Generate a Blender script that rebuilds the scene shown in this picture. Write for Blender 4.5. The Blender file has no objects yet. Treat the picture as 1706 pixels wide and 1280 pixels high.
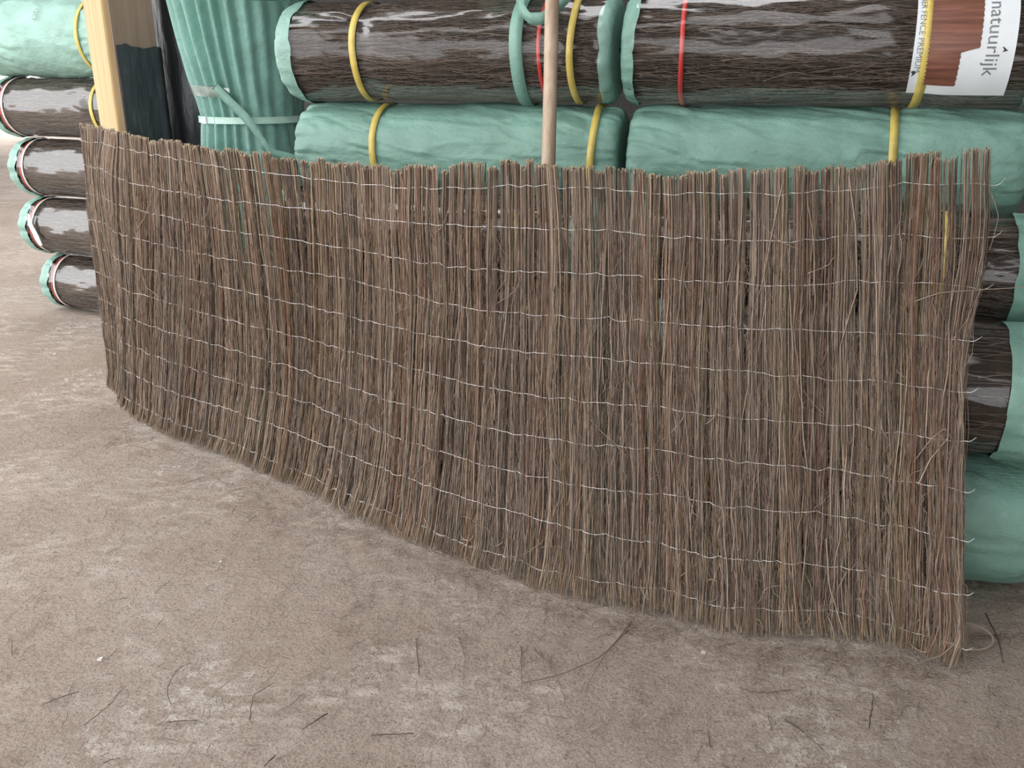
import bpy, math
import numpy as np

# ------------------------------------------------------------------ camera, sky, light, exposure
scene = bpy.context.scene
COL = scene.collection
cam_data = bpy.data.cameras.new('camera')
cam_data.sensor_width = 36.0
cam_data.lens = 36.0 * 1500.0 / 1706.0
cam_data.clip_start = 0.05
cam_data.clip_end = 300.0
cam = bpy.data.objects.new('camera', cam_data)
cam.location = (0.0, 0.0, 1.77)
cam.rotation_euler = (math.radians(90.0 - 19.12), 0.0, 0.0)
COL.objects.link(cam)
scene.camera = cam

world = bpy.data.worlds.new('overcast_sky')
scene.world = world
world.use_nodes = True
bg = world.node_tree.nodes['Background']
bg.inputs['Color'].default_value = (0.98, 0.985, 1.0, 1.0)
bg.inputs['Strength'].default_value = 1.9

scene.view_settings.view_transform = 'Standard'
scene.view_settings.look = 'None'
scene.view_settings.gamma = 1.0
scene.view_settings.use_curve_mapping = False
scene.view_settings.exposure = 1.0

rng = np.random.default_rng(7)

# ------------------------------------------------------------------ helpers
def link(o, parent=None):
    COL.objects.link(o)
    if parent is not None:
        o.parent = parent
    return o

def tag(o, label=None, cat=None, group=None, kind=None):
    if label: o['label'] = label
    if cat: o['category'] = cat
    if group: o['group'] = group
    if kind: o['kind'] = kind
    return o

def empty(name, loc, rotz=0.0):
    o = bpy.data.objects.new(name, None)
    o.empty_display_size = 0.05
    o.location = loc
    o.rotation_euler = (0, 0, rotz)
    return link(o)

def make_mesh(name, verts, faces, mat=None, smooth=True, attrs=None):
    """verts (n,3); faces: list of integer arrays, each (m,k)"""
    verts = np.asarray(verts, dtype=np.float32)
    me = bpy.data.meshes.new(name)
    me.vertices.add(len(verts))
    me.vertices.foreach_set('co', verts.ravel())
    loops = np.concatenate([f.ravel() for f in faces]).astype(np.int32)
    totals = np.concatenate([np.full(len(f), f.shape[1], dtype=np.int32) for f in faces])
    starts = np.concatenate([[0], np.cumsum(totals)[:-1]]).astype(np.int32)
    me.loops.add(len(loops))
    me.loops.foreach_set('vertex_index', loops)
    me.polygons.add(len(totals))
    me.polygons.foreach_set('loop_start', starts)
    me.polygons.foreach_set('use_smooth', np.full(len(totals), smooth, dtype=bool))
    me.update(calc_edges=True)
    me.validate()
    if attrs:
        for k, a in attrs.items():
            at = me.attributes.new(k, 'FLOAT', 'POINT')
            at.data.foreach_set('value', np.asarray(a, dtype=np.float32))
    if mat is not None:
        me.materials.append(mat)
    return me

def mesh_obj(name, me, parent=None, loc=None):
    o = bpy.data.objects.new(name, me)
    if loc is not None:
        o.location = loc
    return link(o, parent)

def tubes(paths, radii, sides=3, cap=True):
    """paths (N,S,3), radii (N,S): one tube per path, all in one array"""
    N, S, _ = paths.shape
    d = paths[:, -1] - paths[:, 0]
    d /= np.linalg.norm(d, axis=1, keepdims=True) + 1e-9
    ref = np.where(np.abs(d[:, 2:3]) > 0.8, np.array([[0.31, 0.95, 0.0]]), np.array([[0.1, 0.05, 1.0]]))
    a = np.cross(d, ref); a /= np.linalg.norm(a, axis=1, keepdims=True) + 1e-9
    b = np.cross(d, a)
    ang = np.arange(sides) * 2 * np.pi / sides
    off = (np.cos(ang)[None, :, None] * a[:, None, :] + np.sin(ang)[None, :, None] * b[:, None, :])
    v = paths[:, :, None, :] + radii[:, :, None, None] * off[:, None, :, :]
    base = (np.arange(N) * S * sides)[:, None, None]
    i = np.arange(S - 1)[None, :, None]; k = np.arange(sides)[None, None, :]
    k2 = (k + 1) % sides
    q = np.stack([base + i * sides + k, base + i * sides + k2, base + (i + 1) * sides + k2, base + (i + 1) * sides + k], -1)
    faces = [q.reshape(-1, 4)]
    if cap:
        c0 = (np.arange(N) * S * sides)[:, None] + np.arange(sides)[None, ::-1]
        c1 = (np.arange(N) * S * sides)[:, None] + (S - 1) * sides + np.arange(sides)[None, :]
        faces += [c0, c1]
    return v.reshape(-1, 3), faces

def join(parts):
    """list of (verts, faces) -> one"""
    vs, fs, n = [], [], 0
    for v, f in parts:
        vs.append(v); fs += [x + n for x in f]; n += len(v)
    return np.concatenate(vs), fs

def grid_faces(nu, nv, wrap_v=False):
    i = np.arange(nu - 1)[:, None]
    j = np.arange(nv if wrap_v else nv - 1)[None, :]
    j2 = (j + 1) % nv
    return np.stack([i * nv + j, (i + 1) * nv + j, (i + 1) * nv + j2, i * nv + j2], -1).reshape(-1, 4)

def vnoise(p, seed=0):
    """smooth value noise in -1..1 for points (...,3)"""
    p = np.asarray(p, dtype=np.float64)
    i = np.floor(p).astype(np.int64); f = p - i
    f = f * f * (3 - 2 * f)
    def h(ix, iy, iz):
        n = (ix * 73856093) ^ (iy * 19349663) ^ (iz * 83492791) ^ (seed * 2654435761)
        n = (n ^ (n >> 13)) * 1274126177 & 0x7fffffff
        n = (n ^ (n >> 16)) & 0xffff
        return n / 32767.5 - 1.0
    x, y, z = i[..., 0], i[..., 1], i[..., 2]
    fx, fy, fz = f[..., 0], f[..., 1], f[..., 2]
    L = lambda a, b, t: a + (b - a) * t
    return L(L(L(h(x, y, z), h(x + 1, y, z), fx), L(h(x, y + 1, z), h(x + 1, y + 1, z), fx), fy),
             L(L(h(x, y, z + 1), h(x + 1, y, z + 1), fx), L(h(x, y + 1, z + 1), h(x + 1, y + 1, z + 1), fx), fy), fz)

def fbm(p, octaves=4, seed=0):
    s, a = 0.0, 1.0
    for o in range(octaves):
        s = s + a * vnoise(np.asarray(p) * (2.0 ** o), seed + o)
        a *= 0.5
    return s / 1.9

# ------------------------------------------------------------------ materials
class Nodes:
    def __init__(self, name):
        self.m = bpy.data.materials.new(name)
        self.m.use_nodes = True
        self.t = self.m.node_tree
        self.t.nodes.clear()
        self.out = self.n('ShaderNodeOutputMaterial')
    def n(self, kind, **kw):
        nd = self.t.nodes.new(kind)
        for k, v in kw.items():
            if k in nd.inputs.keys():
                nd.inputs[k].default_value = v
            else:
                setattr(nd, k, v)
        return nd
    def l(self, a, b):
        self.t.links.new(a, b)
    def coords(self, scale=(1, 1, 1), rot=(0, 0, 0)):
        tc = self.n('ShaderNodeTexCoord'); mp = self.n('ShaderNodeMapping')
        mp.inputs['Scale'].default_value = scale
        mp.inputs['Rotation'].default_value = rot
        self.l(tc.outputs['Object'], mp.inputs['Vector'])
        return mp.outputs['Vector']
    def noise(self, vec, scale, detail=4, rough=0.55):
        nd = self.n('ShaderNodeTexNoise'); nd.inputs['Scale'].default_value = scale
        nd.inputs['Detail'].default_value = detail; nd.inputs['Roughness'].default_value = rough
        self.l(vec, nd.inputs['Vector'])
        return nd.outputs['Fac']
    def ramp(self, fac, stops, interp='LINEAR'):
        r = self.n('ShaderNodeValToRGB'); r.color_ramp.interpolation = interp
        el = r.color_ramp.elements
        while len(el) < len(stops): el.new(0.5)
        for e, (p, c) in zip(el, stops):
            e.position = p
            e.color = (c[0], c[1], c[2], 1) if not np.isscalar(c) else (c, c, c, 1)
        self.l(fac, r.inputs['Fac'])
        return r.outputs['Color']
    def mix(self, fac, a, b, blend='MIX'):
        m = self.n('ShaderNodeMix', data_type='RGBA', blend_type=blend)
        for s, v in ((m.inputs[0], fac), (m.inputs[6], a), (m.inputs[7], b)):
            if isinstance(v, (tuple, list)): s.default_value = (*v, 1)
            elif np.isscalar(v): s.default_value = v
            else: self.l(v, s)
        return m.outputs[2]
    def math(self, op, a, b=0.0):
        m = self.n('ShaderNodeMath', operation=op)
        for s, v in ((m.inputs[0], a), (m.inputs[1], b)):
            if np.isscalar(v): s.default_value = v
            else: self.l(v, s)
        return m.outputs[0]
    def bump(self, height, strength=0.5, dist=0.01):
        b = self.n('ShaderNodeBump'); b.inputs['Strength'].default_value = strength
        b.inputs['Distance'].default_value = dist
        self.l(height, b.inputs['Height'])
        return b.outputs['Normal']
    def bsdf(self, color, rough=0.6, spec=0.5, normal=None, metal=0.0, trans=None):
        p = self.n('ShaderNodeBsdfPrincipled')
        if isinstance(color, (tuple, list)): p.inputs['Base Color'].default_value = (*color, 1)
        else: self.l(color, p.inputs['Base Color'])
        if np.isscalar(rough): p.inputs['Roughness'].default_value = rough
        else: self.l(rough, p.inputs['Roughness'])
        p.inputs['Specular IOR Level'].default_value = spec
        p.inputs['Metallic'].default_value = metal
        if normal is not None: self.l(normal, p.inputs['Normal'])
        self.l(p.outputs[0], self.out.inputs['Surface'])
        self.p = p
        return self.m

def twig_material(name, dark, mid, light, red, olive):
    N = Nodes(name)
    at = N.n('ShaderNodeAttribute'); at.attribute_name = 'tone'
    col = N.ramp(at.outputs['Fac'], [(0.0, dark), (0.3, mid), (0.55, light), (0.75, red), (0.88, olive), (1.0, dark)])
    v = N.coords((60, 60, 14))
    col = N.mix(N.ramp(N.noise(v, 1.0, 3), [(0.45, 0.0), (0.8, 0.45)]), col, tuple(1.2 * c for c in light))
    cu = N.n('ShaderNodeAttribute'); cu.attribute_name = 'cut'
    col = N.mix(cu.outputs['Fac'], col, (0.66, 0.52, 0.34))
    return N.bsdf(col, 0.62, 0.45)

M = {}
M['twig'] = twig_material('heather_twig', (0.040, 0.029, 0.022), (0.160, 0.117, 0.090), (0.40, 0.310, 0.235), (0.225, 0.108, 0.066), (0.22, 0.175, 0.085))
M['roll_twig'] = twig_material('packed_twig', (0.030, 0.023, 0.018), (0.115, 0.088, 0.071), (0.26, 0.205, 0.165), (0.14, 0.088, 0.062), (0.13, 0.11, 0.068))

def m_plain(name, color, rough=0.5, spec=0.5, metal=0.0, nscale=30, var=0.25):
    N = Nodes(name)
    f = N.noise(N.coords(), nscale, 4)
    c = N.mix(N.ramp(f, [(0.3, 0.0), (0.7, 1.0)]), tuple(x * (1 - var) for x in color), tuple(min(1, x * (1 + var)) for x in color))
    return N.bsdf(c, rough, spec, metal=metal)

M['stub'] = m_plain('cut_twig_end', (0.62, 0.50, 0.34), 0.7)
M['wire'] = m_plain('galvanised_wire', (0.90, 0.90, 0.88), 0.30, 0.7, 0.35, 80, 0.15)
M['core'] = m_plain('packed_heather_core', (0.035, 0.026, 0.02), 0.9, 0.2)
M['yellow'] = m_plain('yellow_strap', (0.62, 0.48, 0.12), 0.38, 0.5, 0, 25, 0.12)
M['red'] = m_plain('red_strap', (0.55, 0.045, 0.035), 0.4, 0.5, 0, 25, 0.12)
M['pale_strap'] = m_plain('pale_green_strap', (0.50, 0.72, 0.62), 0.4, 0.5, 0, 25, 0.1)
M['white_strap'] = m_plain('white_strap', (0.78, 0.80, 0.76), 0.4, 0.5, 0, 25, 0.1)
M['paper'] = m_plain('label_paper', (0.80, 0.84, 0.86), 0.5, 0.4, 0, 12, 0.04)
M['ink'] = m_plain('dark_ink', (0.04, 0.04, 0.045), 0.6, 0.3)
M['greyink'] = m_plain('grey_ink', (0.20, 0.22, 0.22), 0.6, 0.3)
M['stone'] = m_plain('pale_stone', (0.62, 0.60, 0.55), 0.9, 0.2, 0, 60, 0.2)

def m_green(name, base, weave=True):
    N = Nodes(name)
    v = N.coords()
    big = N.noise(v, 5.0, 4)
    col = N.mix(N.ramp(big, [(0.3, 0.0), (0.7, 1.0)]), tuple(0.80 * c for c in base), tuple(1.18 * c for c in base))
    ws = N.coords((1, 1, 1))
    w1 = N.n('ShaderNodeTexWave', bands_direction='X'); w1.inputs['Scale'].default_value = 62.0
    w2 = N.n('ShaderNodeTexWave', bands_direction='Z'); w2.inputs['Scale'].default_value = 62.0
    for w in (w1, w2):
        w.inputs['Distortion'].default_value = 0.6
        N.l(ws, w.inputs['Vector'])
    wv = N.math('MULTIPLY', w1.outputs['Fac'], w2.outputs['Fac'])
    col = N.mix(N.math('MULTIPLY', wv, 0.30), col, tuple(min(1, 1.5 * c + 0.06) for c in base))
    cr = N.noise(N.coords((1.0, 1.6, 1.6), (0.3, 0.5, 0.2)), 16.0, 5, 0.6)
    nrm = N.bump(cr, 0.35, 0.03)
    b2 = N.n('ShaderNodeBump'); b2.inputs['Strength'].default_value = 0.25; b2.inputs['Distance'].default_value = 0.004
    N.l(wv, b2.inputs['Height']); N.l(nrm, b2.inputs['Normal'])
    return N.bsdf(col, 0.42, 0.5, b2.outputs['Normal'])

M['green'] = m_green('green_woven_cloth', (0.190, 0.350, 0.285))
M['green_hazed'] = m_green('hazed_green_woven_cloth', (0.255, 0.43, 0.365))  # same green cloth, paled: haze over the left-hand rolls put into the colour
M['green_bundle'] = m_green('blue_green_cloth', (0.19, 0.37, 0.315))
M['green_dark'] = m_green('deep_green_woven_cloth', (0.085, 0.25, 0.18))

def m_film(name, tint=(1, 1, 1), amount=0.0, rough=0.11):
    N = Nodes(name)
    cr = N.noise(N.coords((1.2, 4.0, 4.0), (0.0, 0.5, 0.2)), 3.0, 1, 0.4)
    fold = N.noise(N.coords((3.0, 16.0, 16.0), (0.1, 0.55, 0.1)), 3.0, 2, 0.5)
    nrm = N.bump(N.math('ADD', cr, N.math('MULTIPLY', fold, 0.035)), 0.28, 0.05)
    gl = N.n('ShaderNodeBsdfGlossy'); gl.inputs['Roughness'].default_value = rough
    gl.inputs['Color'].default_value = (1, 1, 1, 1); N.l(nrm, gl.inputs['Normal'])
    tr = N.n('ShaderNodeBsdfTransparent'); tr.inputs['Color'].default_value = (*tint, 1)
    fr = N.n('ShaderNodeFresnel'); fr.inputs['IOR'].default_value = 1.36
    fac = N.math('MINIMUM', N.math('ADD', N.math('MULTIPLY', fr.outputs[0], 0.45), 0.022 + amount), 0.13 + amount)
    mx = N.n('ShaderNodeMixShader')
    N.l(fac, mx.inputs[0]); N.l(tr.outputs[0], mx.inputs[1]); N.l(gl.outputs[0], mx.inputs[2])
    N.l(mx.outputs[0], N.out.inputs['Surface'])
    return N.m
M['film'] = m_film('clear_plastic_film')
M['tape'] = m_film('clear_tape', (0.9, 0.95, 0.95), 0.15, 0.25)

def m_black_film():
    N = Nodes('black_plastic_film')
    v = N.coords((30, 30, 5))
    f = N.ramp(N.noise(v, 1.0, 6, 0.7), [(0.52, 0.0), (0.72, 1.0)])
    f2 = N.ramp(N.noise(N.coords((6, 6, 6)), 1.0, 4), [(0.5, 0.0), (0.7, 1.0)])
    col = N.mix(N.math('MULTIPLY', f, f2), (0.032, 0.036, 0.042), (0.22, 0.23, 0.24))
    nrm = N.bump(N.noise(N.coords((9, 9, 3)), 2.0, 4), 0.4, 0.02)
    return N.bsdf(col, 0.33, 0.5, nrm)
M['black_film'] = m_black_film()

def m_wood(name, a, b, rough=0.6, axis=(28, 28, 1.6)):
    N = Nodes(name)
    v = N.coords(axis)
    f = N.noise(v, 1.0, 6, 0.6)
    col = N.mix(N.ramp(f, [(0.3, 0.0), (0.7, 1.0)]), a, b)
    nrm = N.bump(f, 0.25, 0.004)
    return N.bsdf(col, rough, 0.35, nrm)
M['wood_pale'] = m_wood('pale_timber', (0.46, 0.30, 0.14), (0.62, 0.44, 0.24))
M['wood_brown'] = m_wood('brown_board', (0.20, 0.145, 0.105), (0.28, 0.21, 0.155))
M['pole'] = m_wood('peeled_pole', (0.33, 0.235, 0.16), (0.60, 0.47, 0.35), 0.55, (30, 30, 3))

def m_picture():
    N = Nodes('printed_brown_picture')
    v = N.coords((4, 1, 70))
    col = N.mix(N.ramp(N.noise(v, 1.0, 5, 0.65), [(0.3, 0.0), (0.7, 1.0)]), (0.10, 0.035, 0.022), (0.27, 0.115, 0.075))
    return N.bsdf(col, 0.45, 0.4)
M['picture'] = m_picture()

def m_floor():
    N = Nodes('packed_earth')
    v = N.coords()
    big = N.noise(v, 0.9, 5, 0.6)
    col = N.mix(N.ramp(big, [(0.35, 0.0), (0.65, 1.0)]), (0.425, 0.340, 0.278), (0.540, 0.448, 0.378))
    # dusty pale scuffs, stretched along the drag direction
    sv = N.coords((1.0, 2.4, 1.0), (0, 0, -0.7))
    scuff = N.noise(sv, 7.0, 8, 0.66)
    patch = N.noise(v, 1.7, 3, 0.5)
    f = N.math('MULTIPLY', N.ramp(scuff, [(0.47, 0.0), (0.60, 1.0)]), N.ramp(patch, [(0.44, 0.0), (0.60, 0.9)]))
    col = N.mix(f, col, (0.70, 0.61, 0.53))
    # chalky spots
    ch = N.noise(N.coords((1, 1, 1)), 26.0, 6, 0.7)
    pm = N.noise(N.coords((1.3, 1.3, 1)), 1.25, 3, 0.5)
    f2 = N.math('MULTIPLY', N.ramp(ch, [(0.53, 0.0), (0.60, 1.0)]), N.ramp(pm, [(0.535, 0.0), (0.64, 0.9)]))
    col = N.mix(f2, col, (0.78, 0.72, 0.64))
    # grit
    g = N.noise(v, 120.0, 4, 0.75)
    col = N.mix(N.ramp(g, [(0.34, 0.7), (0.5, 0.0)]), col, (0.19, 0.14, 0.11))
    col = N.mix(N.ramp(g, [(0.56, 0.0), (0.72, 0.6)]), col, (0.72, 0.63, 0.545))
    fine = N.math('ADD', N.math('MULTIPLY', g, 0.35), N.math('ADD', scuff, N.math('MULTIPLY', N.noise(v, 45.0, 5, 0.65), 0.6)))
    nrm = N.bump(fine, 0.95, 0.035)
    return N.bsdf(col, 0.92, 0.15, nrm)
M['floor'] = m_floor()
M['roof'] = m_plain('corrugated_roof', (0.22, 0.23, 0.24), 0.7)
M['wall'] = m_plain('shed_wall', (0.11, 0.105, 0.10), 0.85)

# ------------------------------------------------------------------ the setting: floor, roof, walls
def build_floor():
    def axis(lo, a, b, hi, fine, coarse):
        return np.concatenate([np.linspace(lo, a, coarse, endpoint=False), np.linspace(a, b, fine, endpoint=False), np.linspace(b, hi, coarse)])
    xs = axis(-30, -4.2, 3.2, 12, 420, 22)
    ys = axis(-6, 0.9, 8.0, 32, 400, 22)
    X, Y = np.meshgrid(xs, ys, indexing='ij')
    p = np.stack([X, Y, 0 * X], -1)
    c, s = math.cos(0.7), math.sin(0.7)
    q = np.stack([X * c + Y * s, (-X * s + Y * c) * 2.4, 0 * X], -1)
    z = 0.010 * fbm(p * 1.3, 3, 3) + 0.0075 * fbm(q * 5.0, 4, 11) + 0.0022 * fbm(p * 28.0, 3, 21)
    near = np.exp(-((X - 0) / 5.0) ** 4) * np.exp(-((Y - 4) / 4.5) ** 4)
    z = z * near - 0.012
    me = make_mesh('floor', np.stack([X, Y, z], -1).reshape(-1, 3), [grid_faces(len(xs), len(ys))], M['floor'])
    return tag(mesh_obj('floor', me), kind='structure')
build_floor()

def box(name, lo, hi, mat, parent=None):
    (x0, y0, z0), (x1, y1, z1) = lo, hi
    v = np.array([[x0, y0, z0], [x1, y0, z0], [x1, y1, z0], [x0, y1, z0], [x0, y0, z1], [x1, y0, z1], [x1, y1, z1], [x0, y1, z1]])
    f = np.array([[3, 2, 1, 0], [4, 5, 6, 7], [0, 1, 5, 4], [1, 2, 6, 5], [2, 3, 7, 6], [3, 0, 4, 7]])
    return mesh_obj(name, make_mesh(name, v, [f], mat, smooth=False), parent)

ceil = bpy.data.objects.new('ceiling', None); link(ceil); ceil.location = (0, 0, 4.6); tag(ceil, kind='structure')
for a, b in ((-7.0, -2.6), (-1.5, 1.5), (2.6, 3.9), (5.0, 9.6)):      # unseen roofing strips, skylight gaps placed to light the stack from above
    box('unseen_roof_panel', (-4.1, a, 0.0), (4.2, b, 0.06), M['roof'], ceil)
for a, b in ((-2.6, -1.5), (1.5, 2.6), (3.9, 5.0)):                    # unseen panels closing the skylights to darken the right side
    box('unseen_roof_panel', (1.3, a, 0.0), (4.2, b, 0.06), M['roof'], ceil)
box('unseen_roof_panel', (-16.0, 8.0, 0.0), (-4.1, 26.0, 0.06), M['roof'], ceil)  # unseen panel added to shade the bright far floor
tag(box('unseen_wall_right', (4.0, -7.0, -0.05), (4.2, 9.6, 4.6), M['wall']), kind='structure')  # out of view, set close so the right side gets less light
tag(box('unseen_wall_front', (0.6, -7.0, -0.05), (4.0, -6.8, 4.6), M['wall']), kind='structure')  # out of view, added to cut the light reaching the right side
tag(box('wall_back', (-2.6, 9.4, -0.05), (4.0, 9.6, 4.6), M['wall']), kind='structure')

# ------------------------------------------------------------------ the heather fence panel
# plan and height of the standing panel: columns along its length, rows from the top edge to the ground
FENCE = [
    [(-2.40, 5.19, 1.50), (-2.40, 5.19, 1.27), (-2.42, 5.19, 0.97), (-2.42, 5.18, 0.67), (-2.42, 5.15, 0.37), (-2.39, 5.09, 0.07), (-2.38, 5.06, 0.00)],
    [(-2.20, 5.09, 1.48), (-2.25, 5.06, 1.27), (-2.25, 5.03, 0.97), (-2.21, 4.97, 0.66), (-2.24, 4.98, 0.37), (-2.28, 4.98, 0.07), (-2.29, 4.97, 0.00)],
    [(-1.98, 4.70, 1.49), (-2.04, 4.72, 1.27), (-2.09, 4.76, 0.97), (-2.11, 4.77, 0.67), (-2.14, 4.76, 0.37), (-2.16, 4.72, 0.06), (-2.17, 4.73, 0.00)],
    [(-1.86, 4.52, 1.49), (-1.89, 4.55, 1.26), (-1.94, 4.61, 0.97), (-1.99, 4.65, 0.67), (-2.03, 4.66, 0.37), (-2.05, 4.60, 0.07), (-2.06, 4.59, 0.00)],
    [(-1.53, 4.19, 1.48), (-1.55, 4.21, 1.26), (-1.61, 4.31, 0.97), (-1.68, 4.39, 0.67), (-1.73, 4.40, 0.37), (-1.76, 4.32, 0.07), (-1.77, 4.31, 0.00)],
    [(-1.28, 3.96, 1.47), (-1.28, 3.99, 1.25), (-1.31, 4.07, 0.97), (-1.34, 4.13, 0.67), (-1.38, 4.15, 0.37), (-1.43, 4.09, 0.07), (-1.45, 4.08, 0.01)],
    [(-0.98, 3.72, 1.46), (-0.97, 3.74, 1.26), (-0.99, 3.83, 0.97), (-1.01, 3.89, 0.67), (-1.03, 3.89, 0.37), (-1.08, 3.82, 0.07), (-1.09, 3.80, 0.00)],
    [(-0.79, 3.60, 1.45), (-0.80, 3.62, 1.26), (-0.83, 3.71, 0.97), (-0.86, 3.78, 0.67), (-0.89, 3.77, 0.37), (-0.94, 3.72, 0.07), (-0.96, 3.69, 0.00)],
    [(-0.64, 3.49, 1.45), (-0.65, 3.52, 1.25), (-0.67, 3.60, 0.97), (-0.70, 3.65, 0.67), (-0.73, 3.63, 0.36), (-0.78, 3.58, 0.07), (-0.80, 3.55, 0.00)],
    [(-0.44, 3.33, 1.45), (-0.45, 3.35, 1.25), (-0.46, 3.42, 0.97), (-0.49, 3.47, 0.67), (-0.51, 3.44, 0.36), (-0.55, 3.37, 0.07), (-0.57, 3.33, 0.00)],
    [(-0.26, 3.19, 1.46), (-0.27, 3.21, 1.26), (-0.27, 3.27, 0.97), (-0.29, 3.30, 0.67), (-0.31, 3.27, 0.37), (-0.34, 3.20, 0.07), (-0.35, 3.17, 0.00)],
    [(-0.08, 3.11, 1.48), (-0.08, 3.12, 1.27), (-0.08, 3.14, 0.97), (-0.09, 3.15, 0.67), (-0.10, 3.12, 0.37), (-0.12, 3.03, 0.07), (-0.13, 3.01, 0.00)],
    [(0.09, 3.09, 1.49), (0.10, 3.08, 1.27), (0.10, 3.08, 0.97), (0.10, 3.05, 0.67), (0.10, 3.00, 0.37), (0.09, 2.91, 0.07), (0.08, 2.87, 0.00)],
    [(0.31, 3.05, 1.47), (0.32, 3.03, 1.28), (0.33, 3.01, 0.97), (0.33, 2.97, 0.67), (0.33, 2.89, 0.37), (0.33, 2.79, 0.07), (0.33, 2.74, 0.00)],
    [(0.49, 2.97, 1.46), (0.50, 2.96, 1.27), (0.51, 2.96, 0.97), (0.52, 2.92, 0.67), (0.53, 2.86, 0.37), (0.53, 2.74, 0.07), (0.53, 2.70, 0.00)],
    [(0.67, 2.96, 1.47), (0.68, 2.93, 1.27), (0.69, 2.90, 0.97), (0.70, 2.84, 0.67), (0.71, 2.76, 0.37), (0.71, 2.64, 0.07), (0.70, 2.59, -0.01)],
    [(0.86, 2.94, 1.48), (0.87, 2.90, 1.26), (0.88, 2.86, 0.97), (0.90, 2.81, 0.67), (0.91, 2.73, 0.37), (0.90, 2.61, 0.07), (0.90, 2.57, 0.00)],
    [(1.06, 2.97, 1.49), (1.07, 2.92, 1.27), (1.08, 2.86, 0.97), (1.09, 2.79, 0.67), (1.09, 2.70, 0.37), (1.09, 2.60, 0.07), (1.09, 2.56, 0.00)],
    [(1.24, 2.96, 1.52), (1.25, 2.91, 1.28), (1.25, 2.83, 0.97), (1.25, 2.72, 0.67), (1.25, 2.63, 0.37), (1.25, 2.52, 0.06), (1.25, 2.51, 0.01)],
    [(1.38, 2.93, 1.53), (1.38, 2.88, 1.28), (1.37, 2.79, 0.97), (1.36, 2.68, 0.67), (1.35, 2.57, 0.37), (1.34, 2.45, 0.06), (1.34, 2.45, 0.01)],
    [(1.53, 2.95, 1.54), (1.54, 2.90, 1.26), (1.46, 2.77, 0.96), (1.44, 2.65, 0.67), (1.43, 2.53, 0.37), (1.42, 2.40, 0.06), (1.40, 2.39, 0.00)],
]

FV = np.array([1.5, 1.27, 0.97, 0.67, 0.37, 0.07, 0.0])
G = np.array(FENCE)[:, ::-1, :]
FV = FV[::-1]
seg = np.concatenate([[0], np.cumsum(np.linalg.norm(np.diff(G[:, 3, :2], axis=0), axis=1))])
FLEN = float(seg[-1])
NU = 700
uu = np.linspace(0, FLEN, NU)
FS = np.stack([np.stack([np.interp(uu, seg, G[:, r, c]) for c in range(3)], -1) for r in range(len(FV))], 1)   # NU,R,3
kern = np.hanning(17)[1:-1]; kern /= kern.sum()
pad = len(kern) // 2
ext = np.concatenate([2 * FS[:1] - FS[pad:0:-1], FS, 2 * FS[-1:] - FS[-2:-pad - 2:-1]])
FS = np.stack([np.stack([np.convolve(ext[:, r, c], kern, 'valid') for c in range(3)], -1) for r in range(len(FV))], 1)
# finer in height, smooth
vv = np.linspace(0, 1.5, 61)
FS = np.stack([np.stack([np.interp(vv, FV, FS[i, :, c]) for c in range(3)], -1) for i in range(NU)], 0)
k5 = np.array([1, 2, 3, 2, 1]) / 9.0
core = sum(w * FS[:, 2 + d:59 + d] for w, d in zip(k5, (-2, -1, 0, 1, 2)))
FS = np.concatenate([FS[:, :2], core, FS[:, -2:]], 1)
tan = np.gradient(FS, axis=0); tan[..., 2] = 0
tan /= np.linalg.norm(tan, axis=-1, keepdims=True)
FN = np.stack([tan[..., 1], -tan[..., 0], 0 * tan[..., 0]], -1)          # horizontal normal, towards the open floor

def lookup(A, u, v):
    a = np.clip(u / FLEN * (NU - 1), 0, NU - 1.001); b = np.clip(v / 1.5 * 60, 0, 59.999)
    i = a.astype(int); j = b.astype(int); fa = (a - i)[..., None]; fb = (b - j)[..., None]
    return (A[i, j] * (1 - fa) * (1 - fb) + A[i + 1, j] * fa * (1 - fb) + A[i, j + 1] * (1 - fa) * fb + A[i + 1, j + 1] * fa * fb)

def fence_point(u, v, depth):
    P = lookup(FS, u, v); Nn = lookup(FN, u, v); T = lookup(tan, u, v)
    P = P + Nn * depth[..., None]
    P = P + T * (u - np.clip(u, 0, FLEN))[..., None]
    P[..., 2] += v - np.clip(v, 0, 1.5)
    return P

FBASE = np.array([0.0, 3.1, 0.0])
fence = empty('heather_fence', FBASE)
tag(fence, 'tall brown heather fence panel with wire bindings standing in a bent line on the floor', 'fence')

WIRES = [1.42 - 0.15 * i for i in range(10)]

def smooth_walk(n, s, scale, knots=6):
    """n smooth random curves of s samples"""
    k = rng.normal(0, scale, (n, knots))
    t = np.linspace(0, knots - 1.001, s); i = t.astype(int); f = t - i; f = f * f * (3 - 2 * f)
    return k[:, i] * (1 - f) + k[:, i + 1] * f

def twig_mesh(name, sets, mat):
    V, F, tone, cut, n = [], [], [], [], 0
    for P, R, T, C in sets:
        v, f = tubes(P, R, 3)
        V.append(v); F += [x + n for x in f]; n += len(v)
        S = P.shape[1]
        tone.append(np.repeat(T, S * 3)); cut.append(np.repeat(C, 3))
    return make_mesh(name, np.concatenate(V), F, mat, True, {'tone': np.concatenate(tone), 'cut': np.concatenate(cut)})

def tone_for(n, mood):
    t = np.clip(rng.normal(mood[2], 0.17, n), 0.0, 0.60)
    r = rng.random(n)
    t = np.where(r < mood[0], rng.uniform(0.68, 0.78, n), t)
    t = np.where(r > 1 - mood[1], rng.uniform(0.82, 0.90, n), t)
    return t

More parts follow.
